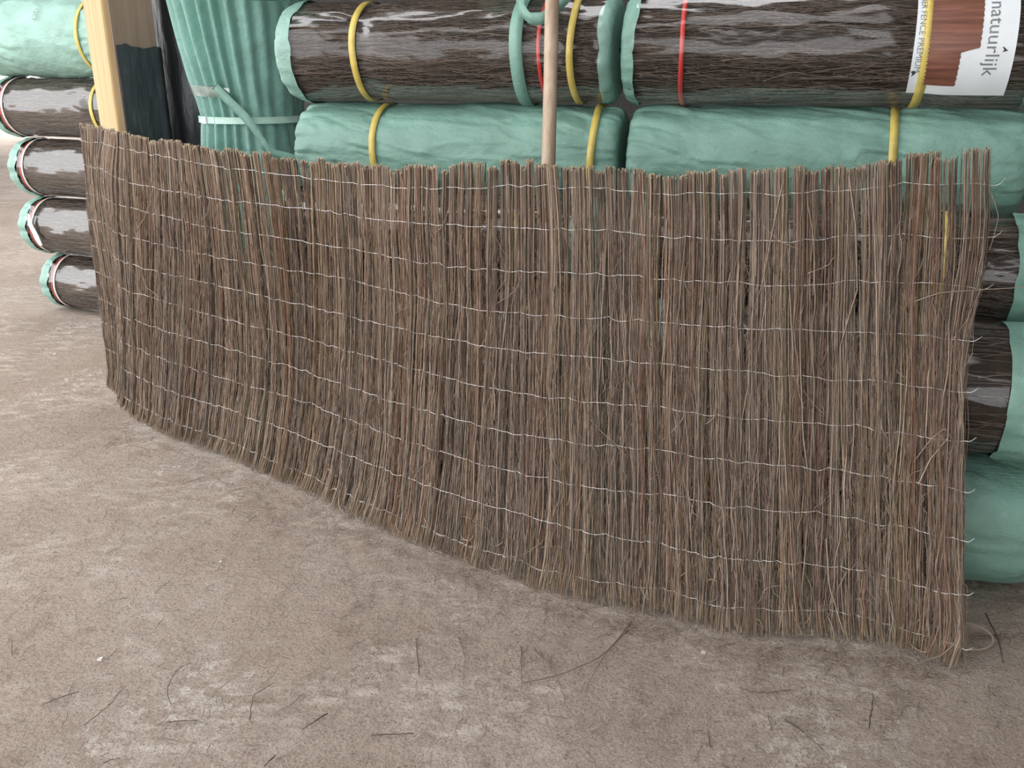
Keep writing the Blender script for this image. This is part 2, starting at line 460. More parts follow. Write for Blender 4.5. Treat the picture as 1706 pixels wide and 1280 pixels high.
edges = [0.0]
while edges[-1] < FLEN - 0.03:
    edges.append(edges[-1] + rng.uniform(0.026, 0.056))
edges[-1] = FLEN
edges = np.array(edges)
for j in range(len(edges) - 1):
    u0, u1 = edges[j], edges[j + 1]
    w = u1 - u0; uc = 0.5 * (u0 + u1)
    top = 1.497 + rng.uniform(-0.016, 0.010)
    shear = rng.normal(0, 0.006)
    mood = (0.38 if rng.random() < 0.28 else 0.08, 0.16 if rng.random() < 0.25 else 0.04, rng.normal(0.36, 0.07))
    side = rng.normal(0, 0.003)
    dep0 = rng.normal(0, 0.003)
    fl = 1.0 + 0.35 * (uc > 3.2)                          # coarser, curlier growth towards the free end
    sets = []
    def place(u, v, d):
        l = (u - uc) / (0.5 * w)
        wf = (1.04 if uc > 3.2 else 0.98) + 0.20 * vnoise(np.stack([v * 3.4, 0 * v + j * 3.7, 0 * v], -1), 101)
        cs = 0.009 * vnoise(np.stack([v * 2.6, 0 * v + j * 1.9, 0 * v + 5], -1), 102)
        u = uc + (u - uc) * wf + cs
        d = d * 0.9 + 0.016 * np.sqrt(np.clip(1 - l * l, 0, 1)) - 0.010
        squeeze = 0.55 + 0.45 * np.abs(np.sin(np.pi * (v - 0.07) / 0.15))
        # strands fan out below the lowest wire
        fan = np.clip((0.10 - v) / 0.10, 0, 1)
        uu_ = uc + (u - uc) * (1 + 0.25 * fan) + shear * (v - 0.75)
        return fence_point(uu_, v, d * squeeze + dep0 + 0.004 + 0.012 * fan * (d > 0)) - FBASE
    # stems cut square along the top edge
    n = int(rng.integers(22, 32) * w / 0.04 * (1.35 if uc > 3.2 else 1.0))
    t = np.concatenate([[0, 0.006], np.linspace(0.05, 1, 12)])
    v1 = rng.uniform(0.0, 0.75, n)
    v0 = top + rng.uniform(-0.010, 0.006, n)
    v = v0[:, None] + (v1 - v0)[:, None] * t[None, :]
    lat = rng.uniform(-0.46, 0.46, n) * w + uc
    u = lat[:, None] + smooth_walk(n, 14, 0.0042) * (0.25 + 1.3 * t[None, :])
    d = rng.uniform(-0.011, 0.011, n)[:, None] + smooth_walk(n, 14, 0.003) * t[None, :]
    r = np.where(rng.random(n) < 0.15, rng.uniform(0.0024, 0.0034, n), rng.uniform(0.0010, 0.0023, n))[:, None] * (1 - 0.55 * t[None, :])
    C = np.zeros((n, 14)); C[:, 0] = rng.uniform(0.2, 1.0, n)
    sets.append((place(u, v, d), r, tone_for(n, mood), C))
    # stems starting from the foot
    n = int(rng.integers(20, 28) * w / 0.04)
    t = np.linspace(0, 1, 13)
    v0 = rng.uniform(-0.004, 0.03, n); v1 = rng.uniform(0.5, 1.30, n)
    v = v0[:, None] + (v1 - v0)[:, None] * t[None, :]
    lat = rng.uniform(-0.5, 0.5, n) * w + uc
    u = lat[:, None] + smooth_walk(n, 13, 0.0058 * fl)
    d = rng.uniform(-0.011, 0.012, n)[:, None] + smooth_walk(n, 13, 0.0035)
    r = rng.uniform(0.0010, 0.0023, n)[:, None] * (1 - 0.5 * t[None, :])
    C = np.zeros((n, 13)); C[:, 0] = rng.uniform(0.0, 0.5, n)
    sets.append((place(u, v, d), r, tone_for(n, mood), C))
    # fine side growth
    n = int(rng.integers(165, 200) * w / 0.04)
    t = np.linspace(0, 1, 7)
    vm = rng.beta(1.15, 1.25, n) * 1.30 + 0.01
    ln = rng.uniform(0.06, 0.21, n)
    v = vm[:, None] + ln[:, None] * t[None, :] * np.where(rng.random(n) < 0.75, 1, -0.6)[:, None]
    v = np.clip(v, 0.002, 1.46)
    lat = rng.uniform(-0.56, 0.56, n) * w + uc
    u = lat[:, None] + rng.normal(0, 0.026 * fl if 0.1 < uc < FLEN - 0.1 else 0.008, n)[:, None] * t[None, :] ** 1.4 + smooth_walk(n, 7, 0.0035 * fl, 4)
    d = rng.uniform(-0.004, 0.012, n)[:, None] + rng.normal(0.0, 0.004, n)[:, None] * t[None, :]
    r = rng.uniform(0.00065, 0.0014, n)[:, None] * (1 - 0.5 * t[None, :])
    sets.append((place(u, v, d), r, tone_for(n, mood), np.zeros((n, 7))))
    # inner growth closing the panel, toned dark for the shade between bundles
    n = int(13 * w / 0.04)
    t = np.linspace(0, 1, 7)
    v = rng.uniform(0.02, 0.55, n)[:, None] + rng.uniform(0.5, 0.8, n)[:, None] * t[None, :]
    u = (rng.uniform(-0.5, 0.5, n) * w + uc)[:, None] + smooth_walk(n, 7, 0.003, 4)
    d = np.full((n, 7), -0.012)
    sets.append((place(u, v, d), np.full((n, 7), 0.0022), rng.uniform(0.0, 0.2, n), np.zeros((n, 7))))
    mesh_obj('twig_bundle', twig_mesh('twig_bundle', sets, M['twig']), fence)

# stray thicker twigs woven into the face, one object each
for j in range(200):
    big = j < 110
    u0 = rng.uniform(0.05, FLEN - 0.05) if j < 70 else rng.uniform(2.6, FLEN - 0.02)
    t = np.linspace(0, 1, 12)
    if rng.random() < 0.55:
        ln = rng.uniform(0.25, 0.8); v0 = rng.uniform(0.0, 1.45 - ln)
        drift = rng.normal(0, 0.02); bow = rng.normal(0, 0.008)
        r0 = rng.uniform(0.0018, 0.0030)
    else:
        ln = rng.uniform(0.06, 0.18); v0 = rng.uniform(0.02, 1.25)
        drift = rng.normal(0, 0.07); bow = rng.normal(0, 0.03)
        r0 = rng.uniform(0.0010, 0.0018)
    v = v0 + ln * t
    u = u0 + drift * t + bow * np.sin(np.pi * t) + smooth_walk(1, 12, 0.004)[0]
    d = 0.013 + 0.008 * np.sin(np.pi * t) * rng.random() + smooth_walk(1, 12, 0.002)[0]
    P = fence_point(u, v, d)[None] - FBASE
    R = (r0 * (1 - 0.5 * t))[None]
    mesh_obj('twig', twig_mesh('twig', [(P, R, np.array([rng.uniform(0.4, 0.58)]), np.zeros((1, 12)))], M['twig']), fence)

for j in range(50):
    u0 = rng.uniform(2.2, FLEN - 0.15); t = np.linspace(0, 1, 14)
    turn = rng.choice([-1, 1]) * rng.uniform(1.2, 4.2); a = rng.uniform(-0.6, 0.6) + turn * t; ln = rng.uniform(0.06, 0.16)
    u = u0 + np.cumsum(np.sin(a)) * ln / 14
    v = np.maximum(0.11 * rng.random() + 0.03 + np.cumsum(np.cos(a)) * ln / 14 * rng.choice([-1, 0.6]), 0.004)
    d = 0.014 + 0.03 * np.clip((0.08 - v) / 0.08, 0, 1) * rng.random() + 0 * t
    P = fence_point(u, v, d)[None] - FBASE
    mesh_obj('twig', twig_mesh('twig', [(P, (rng.uniform(0.0012, 0.0028) * (1 - 0.5 * t))[None], np.array([rng.uniform(0.42, 0.58)]), np.zeros((1, 14)))], M['twig']), fence)

def fence_sprig(pts, r0, tone=0.52):
    """a bent loose twig given as (along, height, out) points"""
    pts = np.array(pts); k = np.linspace(0, len(pts) - 1, 16)
    q = np.stack([np.interp(k, np.arange(len(pts)), pts[:, c]) for c in range(3)], -1)
    P = fence_point(q[:, 0], q[:, 1], q[:, 2])[None] - FBASE
    R = (r0 * (1 - 0.45 * np.linspace(0, 1, 16)))[None]
    mesh_obj('twig', twig_mesh('twig', [(P, R, np.array([tone]), np.zeros((1, 16)))], M['twig']), fence)
E_ = FLEN
fence_sprig([(E_ - 0.17, 1.06, .014), (E_ - 0.09, 1.10, .02), (E_ - 0.0, 1.125, .03), (E_ + 0.20, 1.135, .03)], 0.0026)
fence_sprig([(E_ - 0.02, 1.42, .014), (E_ + 0.02, 1.33, .014), (E_ - 0.00, 1.24, .014)], 0.0022)
fence_sprig([(E_ - 0.0, 1.12, .014), (E_ - 0.02, 1.02, .014), (E_ - 0.06, 0.94, .014)], 0.0028)
fence_sprig([(E_ - 0.36, 1.46, .016), (E_ - 0.34, 1.30, .018), (E_ - 0.33, 1.10, .018), (E_ - 0.38, 0.92, .018), (E_ - 0.37, 0.62, .016), (E_ - 0.36, 0.50, .014)], 0.0040, 0.50)
fence_sprig([(E_ - 0.57, 1.45, .014), (E_ - 0.60, 1.30, .016), (E_ - 0.63, 1.12, .016), (E_ - 0.66, 1.02, .014)], 0.0036, 0.5)
fence_sprig([(E_ - 0.15, 0.58, .016), (E_ - 0.10, 0.66, .022), (E_ - 0.06, 0.70, .022), (E_ - 0.03, 0.66, .022), (E_ - 0.05, 0.60, .016)], 0.0030)
fence_sprig([(E_ - 0.13, 0.52, .016), (E_ - 0.10, 0.60, .022), (E_ - 0.05, 0.67, .02)], 0.0026)
fence_sprig([(E_ - 0.42, 0.30, .016), (E_ - 0.41, 0.15, .022), (E_ - 0.36, 0.02, .045)], 0.0036)
fence_sprig([(E_ - 0.02, 0.08, .014), (E_ - 0.05, 0.04, .05), (E_ - 0.10, 0.012, .10)], 0.0026)
fence_sprig([(0.75, 1.02, .014), (0.86, 1.10, .03), (0.93, 1.20, .03)], 0.0022)
fence_sprig([(0.80, 0.78, .016), (0.86, 0.73, .03), (0.98, 0.70, .03), (1.02, 0.72, .02)], 0.0017)

# ten galvanised binding wires
for hgt in WIRES:
    n = 1100
    u = np.linspace(0.0, FLEN + 0.03, n)
    gap = np.min(np.abs(u[:, None] - edges[None, :]), axis=1)
    knots = edges
    wob = np.interp(u, knots, rng.normal(0, 0.0035, len(knots)))
    d = 0.0105 + 0.0045 * (1 - np.exp(-(gap / 0.006) ** 2)) + np.interp(u, np.linspace(0, FLEN, 260), rng.normal(0, 0.0016, 260))
    v = hgt + wob + 0.012 * vnoise(np.stack([u * 1.3, 0 * u + hgt * 40, 0 * u], -1), 5)
    tail = np.clip((u - FLEN) / 0.03, 0, 1)
    v = v + 0.02 * tail ** 2; d = d + 0.012 * tail
    P = fence_point(u, v, d)[None] - FBASE
    vv_, ff_ = tubes(P, np.full((1, n), 0.00095), 4)
    mesh_obj('binding_wire', make_mesh('binding_wire', vv_, ff_, M['wire']), fence)

# ------------------------------------------------------------------ packed rolls
def profile(L, n, p=13.0):
    ph = np.linspace(-np.pi / 2, np.pi / 2, 4000)
    s, c = np.sin(ph), np.cos(ph)
    x = L / 2 * np.sign(s) * np.abs(s) ** (2 / p); r = np.abs(c) ** (2 / p)
    arc = np.concatenate([[0], np.cumsum(np.hypot(np.diff(x), np.diff(r * 0.23)))])
    k = np.linspace(0, arc[-1], n)
    return np.interp(k, arc, x), np.interp(k, arc, r)

class Shape:
    def __init__(self, L, R, straps, seed):
        self.L, self.R, self.straps, self.seed = L, R, straps, seed
    def radius(self, x):
        r = np.full_like(np.asarray(x, float), self.R)
        for xs, pinch in self.straps:
            r = r * (1 - pinch * np.exp(-((x - xs) / 0.075) ** 2))
        return r
    def pos(self, x, th, rf=1.0, dr=0.0):
        """front of the roll is -y, th measured from the front upwards"""
        r = self.radius(x) * rf + dr
        sq = 1.0 + 0.012 * np.sin(2 * th + self.seed) + 0.010 * vnoise(np.stack([x * 2.2, np.cos(th) * 1.1 + self.seed, np.sin(th) * 1.1], -1), self.seed)
        return np.stack([x + 0 * th, -r * sq * np.cos(th), self.R * 0.965 + r * sq * 0.965 * np.sin(th)], -1)

def crease(ph):
    s = 1 - np.abs(np.sin(ph / 2))
    return 0.6 * np.sin(ph) * 0.5 - 1.1 * s ** 4 + 0.2

def wrinkle(sh, x, th, amp, seed):
    q = np.stack([x * 5.0, np.cos(th) * 1.6, np.sin(th) * 1.6], -1)
    w = 0.40 * amp * fbm(q, 4, seed)
    rid = 1 - np.abs(fbm(np.stack([x * 3.2 + th * 0.9, np.cos(th) * 2.2 - x * 1.5, np.sin(th) * 2.2], -1), 3, seed + 20))
    w = w + 0.55 * amp * rid ** 6
    for xs, pinch in sh.straps:
        if pinch <= 0: continue
        dx = np.abs(x - xs)
        ph = 13 * th + 3.5 * vnoise(np.stack([th * 1.5, 0 * th + xs * 7, x * 3.0], -1), seed + 3) + 14.0 * (x - xs)
        k = 0.4 + 0.9 * np.clip(vnoise(np.stack([np.cos(th) * 1.3, np.sin(th) * 1.3, np.sign(x - xs) + 0 * th], -1), seed + 5) + 0.3, 0, 1)
        w = w + amp * 1.0 * k * crease(ph) * np.exp(-dx / 0.16) * np.clip(dx / 0.035, 0, 1)
    de = sh.L / 2 - np.abs(x)
    ph = 15 * th + 3.0 * vnoise(np.stack([th * 1.3, 0 * th, x * 2], -1), seed + 9)
    return w + amp * 0.8 * crease(ph) * np.exp(-de / 0.09)

def cloth_body(sh, mat, amp=0.012, x0=None, x1=None, dr=0.0, nx=190, nt=150, name='cloth_wrap'):
    x, rf = profile(sh.L, nx)
    keep = np.ones(len(x), bool)
    if x0 is not None: keep &= x >= x0
    if x1 is not None: keep &= x <= x1
    x, rf = x[keep], rf[keep]
    th = np.linspace(0, 2 * np.pi, nt, endpoint=False)
    X, TH = np.meshgrid(x, th, indexing='ij'); RF = np.repeat(rf[:, None], nt, 1)
    w = wrinkle(sh, X, TH, amp, sh.seed) * np.clip(RF * 1.4, 0, 1)
    if x0 is not None or x1 is not None: w = np.maximum(w, -0.005)
    if x0 is not None or x1 is not None:                       # ragged open hem
        hem = x1 if x1 is not None else x0
        k = np.clip(1 - np.abs(X - hem) / 0.03, 0, 1)
        X = X + k * 0.010 * vnoise(np.stack([TH * 3, 0 * TH + sh.seed, 0 * TH], -1), 31)
    P = sh.pos(X, TH, RF, dr + w)
    return make_mesh(name, P.reshape(-1, 3), [grid_faces(len(x), nt, True)[:, ::-1]], mat)

def film_body(sh, x0, x1, dr=0.010, nx=150, nt=130):
    x = np.linspace(x0, x1, nx); th = np.linspace(0, 2 * np.pi, nt, endpoint=False)
    X, TH = np.meshgrid(x, th, indexing='ij')
    w = 0.45 * wrinkle(sh, X, TH, 0.009, sh.seed + 50) + 0.0016 * fbm(np.stack([X * 7, TH * 5, 0 * X], -1), 3, sh.seed + 7)
    return make_mesh('film', sh.pos(X, TH, 1.0, dr + np.clip(w, -0.004, 0.004)).reshape(-1, 3), [grid_faces(nx, nt, True)[:, ::-1]], M['film'])

def strap_ring(sh, xs, width, mat, dr, name, slant=0.0, a0=0.0, a1=2 * np.pi, thick=0.0016):
    closed = a1 - a0 > 6.2
    th = np.linspace(a0, a1, 96, endpoint=not closed)
    rings = []
    for dx, k in ((-0.5, 0), (0.5, 0), (0.5, 1), (-0.5, 1)):
        x = xs + dx * width + slant * np.sin(th) + 0.003 * np.sin(3 * th + xs * 9)
        rings.append(sh.pos(x, th, 1.0, dr - k * thick))
    P = np.stack(rings, 1)                                     # 96,4,3
    n = len(th)
    i = np.arange(n if closed else n - 1)[:, None]; j = np.arange(4)[None, :]
    i2 = (i + 1) % n; j2 = (j + 1) % 4
    f = np.stack([i * 4 + j, i2 * 4 + j, i2 * 4 + j2, i * 4 + j2], -1).reshape(-1, 4)
    return make_mesh(name, P.reshape(-1, 3), [f], mat)

def twig_layer(sh, x0, x1, n, seed):
    g = np.random.default_rng(seed)
    t = np.linspace(0, 1, 8)
    ln = g.uniform(0.10, 0.55, n)
    xa = g.uniform(x0, x1, n)
    x = np.clip(xa[:, None] + ln[:, None] * (t[None, :] - 0.5), x0, x1)
    k = g.normal(0, 1, (n, 5)); tt = np.linspace(0, 3.999, 8); i = tt.astype(int); f = tt - i
    i2 = np.minimum(i + 1, 4)
    walk = k[:, i] * (1 - f) + k[:, i2] * f
    th = g.uniform(0, 2 * np.pi, n)[:, None] + np.where(g.random(n) < 0.3, 0.07, 0.030)[:, None] * walk + g.normal(0, 0.10, n)[:, None] * (t[None, :] - 0.5)
    dr = g.uniform(-0.010, 0.0, n)[:, None] + 0.0012 * np.sin(5 * t)[None, :]
    P = sh.pos(x, th, 1.0, dr)
    r = g.uniform(0.0008, 0.0021, n)[:, None] * (1 - 0.4 * t[None, :])
    tone = np.clip(g.normal(0.33, 0.18, n), 0.0, 0.6)
    tone = np.where(g.random(n) < 0.12, 0.74, tone)
    return twig_mesh('packed_twigs', [(P, r, tone, np.zeros((n, 8)))], M['roll_twig'])

def core_mesh(sh, x0, x1):
    x = np.concatenate([[x0, x0], np.linspace(x0, x1, 40), [x1, x1]])
    rf = np.concatenate([[0.0, 0.6], np.full(40, 1.0), [0.6, 0.0]])
    th = np.linspace(0, 2 * np.pi, 48, endpoint=False)
    X, TH = np.meshgrid(x, th, indexing='ij')
    P = sh.pos(X, TH, np.repeat(rf[:, None], 48, 1), -0.010)
    return make_mesh('core', P.reshape(-1, 3), [grid_faces(len(x), 48, True)[:, ::-1]], M['core'])

def roll_root(name, loc, yaw, label, cat, group):
    o = empty(name, loc, yaw)
    return tag(o, label, cat, group)

def green_roll(loc, yaw, sh, label, straps, mat='green', group='green wrapped rolls', amp=0.017):
    o = roll_root('wrapped_roll', loc, yaw, label, 'wrapped roll', group)
    mesh_obj('cloth_wrap', cloth_body(sh, M[mat], amp), o)
    for xs, wd, m in straps:
        mesh_obj('strap', strap_ring(sh, xs, wd, M[m], 0.015, 'strap'), o)
    return o

def film_roll(loc, yaw, sh, label, straps, cap_l, cap_r, capmat='green', group='clear film heather rolls', n=1500, parts=None):
    o = roll_root('heather_roll', loc, yaw, label, 'heather roll', group)
    h = sh.L / 2
    if parts is None:
        parts = [('core', core_mesh(sh, -h + 0.02, h - 0.02)), ('packed_twigs', twig_layer(sh, -h + 0.03, h - 0.03, n, sh.seed)),
                 ('film', film_body(sh, -h + max(cap_l - 0.012, 0.03), h - max(cap_r - 0.012, 0.03))),
                 ('end_cap', cloth_body(sh, M[capmat], 0.010, None, -h + cap_l, 0.014, 260, 110, 'end_cap')),
                 ('end_cap', cloth_body(sh, M[capmat], 0.010 if cap_r < 0.2 else 0.017, h - cap_r, None, 0.014, 260, 110, 'end_cap'))]
        for xs, wd, m in straps:
            parts.append(('strap', strap_ring(sh, xs, wd, M[m], 0.0160 if m != 'red' else 0.006, 'strap')))
    for nm, me in parts:
        c = mesh_obj(nm, me, o)
        if nm == 'packed_twigs': c['kind'] = 'stuff'
    o_parts[o.name] = parts
    return o
o_parts = {}

RL, RR = 1.52, 0.214
PITCH = 0.435

def on_line(x_c, slope, y_at, x_at, z):
    return (x_c, y_at + slope * (x_at - x_c), z)

# --- the stack behind the fence: upper rows lie at a shallow angle, the two lowest rows stand forward
S_UP, S_LO = 0.31, 0.45
yaw_up, yaw_lo = -math.atan(S_UP), -math.atan(S_LO)
hx_up = RL / 2 * math.cos(yaw_up); hx_lo = RL / 2 * math.cos(yaw_lo)

Z = [0.0, PITCH, 0.850, 1.222, 1.643, 2.100]
# second row from the top: green woven wraps
shA = Shape(RL, RR, [(-0.335, 0.05), (0.65, 0.04)], 3)
xA = -0.96 + hx_up
green_roll(on_line(xA, S_UP, 3.66, 1.7, Z[3]), yaw_up, shA, 'green woven wrapped roll with two yellow straps directly behind the wooden pole', [(-0.345, 0.030, 'yellow'), (0.655, 0.030, 'yellow')])
shB = Shape(RL, RR, [(-0.5, 0.02), (0.27, 0.045)], 5)
xB = 0.525 + hx_up
green_roll(on_line(xB, S_UP, 3.66, 1.7, Z[3]), yaw_up, shB, 'green woven wrapped roll with one yellow strap beneath the roll with the paper label', [(0.27, 0.030, 'yellow')], amp=0.015)
# top full row: dark twigs under clear film
shC = Shape(RL, RR + 0.006, [(-0.35, 0.07), (0.63, 0.05)], 8)
xC = -1.00 + hx_up
rollC = film_roll(on_line(xC, S_UP, 3.62, 1.7, Z[4]), yaw_up, shC, 'dark heather roll in clear film with pale green end cap and hanging green cloth band',
                  [(-0.365, 0.030, 'yellow'), (0.60, 0.028, 'yellow'), (0.47, 0.016, 'red')], 0.10, 0.05, 'green_hazed', n=2600)
mesh_obj('cloth_band', strap_ring(shC, 0.375, 0.055, M['green'], 0.014, 'cloth_band', 0.0), rollC)
shD = Shape(RL, RR + 0.006, [(-0.70, 0.03), (0.345, 0.05)], 12)
xD = 0.485 + hx_up
rollD = film_roll(on_line(xD, S_UP, 3.62, 1.7, Z[4]), yaw_up, shD, 'dark heather roll in clear film carrying a white paper label and a red strap',
                  [(0.362, 0.034, 'yellow'), (-0.515, 0.018, 'red')], 0.065, 0.04, 'green', n=2600)
# topmost roll resting on the left of that row
shE = Shape(RL, RR, [(-0.4, 0.05), (0.4, 0.05)], 17)
film_roll(on_line(-1.30 + hx_up, S_UP, 3.64, 1.7, Z[5]), yaw_up, shE, 'heather roll with dark green cloth ends, topmost on the stack near the standing bundle', [(-0.5, 0.03, 'pale_strap')], 0.42, 0.3, 'green_dark', n=500)
# third row: film roll set back
shF = Shape(RL, RR, [(-0.3, 0.05), (0.55, 0.05)], 21)
rollF = film_roll(on_line(0.50 + hx_up, S_UP, 3.38, 1.7, Z[2]), yaw_up, shF, 'dark heather roll in clear film set back between two green rolls beside the fence end', [(0.42, 0.03, 'yellow')], 0.10, 0.12, 'green')
film_roll(on_line(-1.06 + hx_up, S_UP, 3.38, 1.7, Z[2]), yaw_up, shF, 'dark heather roll in clear film glimpsed through the fence, beneath the two-strap green roll', [], 0, 0, parts=o_parts[rollF.name])
# two lowest rows
shG = Shape(RL, RR, [(0.30, 0.04), (-0.4, 0.05)], 25)
for zi, lab, xr in ((1, 'green ended heather roll beside the fence end, upper of the two rolls standing forward', 1.93), (0, 'green ended heather roll lying on the dirt floor at the free end of the fence', 1.86)):
    sh_ = Shape(RL, 0.232, [(0.30, 0.04), (-0.4, 0.05)], 25 + zi)
    film_roll(on_line(xr - hx_lo, 0.34, 2.99, 1.7, 0.49 * zi), -math.atan(0.34), sh_, lab, [(-0.30, 0.03, 'yellow')], 0.12, 0.28, 'green', n=900)
for zi, lab in ((1, 'heather roll hidden behind the middle of the fence in the second row'), (0, 'heather roll on the floor behind the middle of the fence')):
    film_roll(on_line(0.40 - hx_lo, S_LO, 2.98, 1.7, Z[zi]), yaw_lo, shG, lab, [], 0, 0, parts=o_parts[rollF.name])

# printed paper label under the film of the labelled roll
def on_roll(sh, X, TH, dr):
    return sh.pos(X, TH, 1.0, dr)
def roll_patch(sh, outline, dr, mat, name, parent, ns=40, nt=60):
    """outline: function th -> (xmin, xmax)"""
    th0, th1, fx = outline
    th = np.linspace(th0, th1, nt)
    xa, xb = fx(th)
    s = np.linspace(0, 1, ns)
    X = xa[:, None] + (xb - xa)[:, None] * s[None, :]; TH = np.repeat(th[:, None], ns, 1)
    return mesh_obj(name, make_mesh(name, on_roll(sh, X, TH, dr).reshape(-1, 3), [grid_faces(nt, ns)], mat), parent)

def deg(a): return np.radians(a)
LX0, LX1 = 0.318, 0.648
lab = roll_patch(shD, (deg(-48), deg(80), lambda t: (LX0 + 0 * t, LX1 + 0 * t)), 0.0150, M['paper'], 'paper_label', rollD)
lab['label'] = 'white printed paper label'
roll_patch(shD, (deg(-37), deg(80), lambda t: (LX0 + 0.050 + 0 * t, LX0 + 0.158 + 0.058 * np.clip((t - deg(-4)) / 0.03, 0, 1) + 0.002 * np.sin(70 * t))), 0.0163, M['picture'], 'label_picture', lab)

def bent_text(body, sh, x_base, th_start, height_scale, width, mat, name, parent, dr):
    cu = bpy.data.curves.new('lettering', 'FONT'); cu.body = body; cu.size = 1.0; cu.resolution_u = 3
    tmp = bpy.data.objects.new('lettering_tmp', cu); COL.objects.link(tmp)
    dg = bpy.context.evaluated_depsgraph_get(); dg.update()
    m = tmp.evaluated_get(dg).to_mesh()
    v = np.array([x.co[:] for x in m.vertices]); fs = [list(p.vertices) for p in m.polygons]
    tmp.evaluated_get(dg).to_mesh_clear()
    COL.objects.unlink(tmp); bpy.data.objects.remove(tmp)
    k = width / (v[:, 0].max() - v[:, 0].min())
    tx = (v[:, 0] - v[:, 0].min()) * k; ty = v[:, 1] * k * height_scale
    P = sh.pos(x_base + ty, th_start - tx / sh.R, 1.0, dr)
    me = bpy.data.meshes.new(name); me.from_pydata(P.tolist(), [], [f[::-1] for f in fs]); me.materials.append(mat)
    return mesh_obj(name, me, parent)

bent_text('natuurlijk', shD, LX0 + 0.238, deg(40), 0.95, 0.255, M['greyink'], 'label_lettering', lab, 0.0163)
bent_text('HEATHER FENCE PREMIUM', shD, LX0 + 0.012, deg(70), 1.0, 0.36, M['greyink'], 'label_lettering', lab, 0.0163)
# small flying bird mark over the lettering and a dark emblem near the lower edge
def bent_shape(pts, faces, sh, x0, th0, name, mat, parent, dr=0.0163):
    p = np.array(pts)
    P = sh.pos(x0 + p[:, 0], th0 - p[:, 1] / sh.R, 1.0, dr)
    me = bpy.data.meshes.new(name); me.from_pydata(P.tolist(), [], faces); me.materials.append(mat)
    return mesh_obj(name, me, parent)
bent_shape([(0.002, 0.0), (0.010, 0.004), (0.016, 0.010), (0.022, 0.014), (0.014, 0.016), (0.004, 0.020), (0.009, 0.012)],
           [(0, 1, 6), (1, 2, 6), (2, 3, 4), (2, 4, 6), (4, 5, 6)], shD, LX0 + 0.285, deg(0), 'label_emblem', M['ink'], lab)
bent_shape([(0.0, 0.004), (0.012, 0.0), (0.020, 0.006), (0.014, 0.016), (0.004, 0.024), (0.007, 0.013)],
           [(0, 1, 5), (1, 2, 3, 5), (3, 4, 5)], shD, LX0 + 0.002, deg(-22), 'label_emblem', M['ink'], lab)

# loose green cloth loop hanging at the end of the film roll
def ribbon(name, pts, width_dir, mat, parent, thick=0.0015):
    pts = np.array(pts, float); wd = np.array(width_dir, float)
    if wd.ndim == 1: wd = np.repeat(wd[None], len(pts), 0)
    k = np.linspace(0, len(pts) - 1, 8 * len(pts)); idx = np.arange(len(pts))
    c = np.stack([np.interp(k, idx, pts[:, a]) for a in range(3)], -1); w = np.stack([np.interp(k, idx, wd[:, a]) for a in range(3)], -1)
    for _ in range(3):
        c[1:-1] = (c[:-2] + 2 * c[1:-1] + c[2:]) / 4
    t = np.gradient(c, axis=0); nn = np.cross(t, w); nn /= np.linalg.norm(nn, axis=1, keepdims=True) + 1e-9
    ring = np.stack([c - w / 2, c + w / 2, c + w / 2 + nn * thick, c - w / 2 + nn * thick], 1)
    n = len(c)
    i = np.arange(n - 1)[:, None]; j = np.arange(4)[None]; j2 = (j + 1) % 4
    f = np.stack([i * 4 + j, (i + 1) * 4 + j, (i + 1) * 4 + j2, i * 4 + j2], -1).reshape(-1, 4)
    return mesh_obj(name, make_mesh(name, ring.reshape(-1, 3), [f, np.array([[3, 2, 1, 0]]), np.array([[0, 1, 2, 3]]) + (n - 1) * 4], mat), parent)

ribbon('cloth_band', [(0.385, -0.20, 0.43), (0.405, -0.262, 0.365), (0.45, -0.285, 0.325), (0.50, -0.288, 0.325), (0.55, -0.265, 0.365), (0.59, -0.19, 0.425)],
       [(0.045, 0, 0.0), (0.03, -0.01, 0.03), (0.0, -0.012, 0.045), (0.0, -0.012, 0.045), (-0.02, 0, 0.045), (-0.04, 0, 0.02)], M['green'], rollC)

# --- pile further back: five rolls, one above the other
shP = Shape(RL, RR + 0.006, [(-0.60, 0.04), (0.3, 0.05)], 33)
yaw_p = -math.atan(0.45)
pile = [(-2.90, 6.76, 0.0, 'shiny film heather roll at the foot of the far pile beside the timber post'),
        (-2.99, 6.76, 0.437, 'shiny film heather roll with torn white tag, second from the foot of the far pile'),
        (-3.00, 6.78, 0.874, 'shiny film heather roll in the middle of the far pile'),
        (-3.08, 6.80, 1.311, 'shiny film heather roll beneath the green wrapped roll of the far pile')]
first = None
for k, (x, y, z, text) in enumerate(pile):
    parts = None if first is None else o_parts[first.name]
    o = film_roll((x, y, z), yaw_p, shP, text, [(-0.58, 0.018, 'white_strap'), (-0.615, 0.014, 'red'), (0.3, 0.03, 'yellow')], 0.115, 0.10, 'green_hazed', 'rolls of the far pile', 1300, parts)
    if first is None: first = o
    if k == 1:
        ribbon('torn_tag', [(-0.585, -0.235, 0.33), (-0.565, -0.25, 0.25), (-0.53, -0.245, 0.17), (-0.50, -0.24, 0.10)], [(0.02, 0, 0), (0.05, 0, 0.0), (0.05, 0, 0.01), (0.03, 0, 0)], M['white_strap'], o)
shQ = Shape(RL, RR + 0.060, [(-0.46, 0.05), (0.4, 0.05)], 41)
top_roll = green_roll((-3.14, 6.80, 1.738), yaw_p, shQ, 'green woven wrapped roll with haze in its colour on top of the far pile beside the timber post', [(0.4, 0.03, 'yellow')], 'green_hazed', 'rolls of the far pile', 0.016)
bent_text('GO', shQ, 0.01, deg(38), 1.0, 0.085, M['greyink'], 'stencil_mark', top_roll, 0.022)

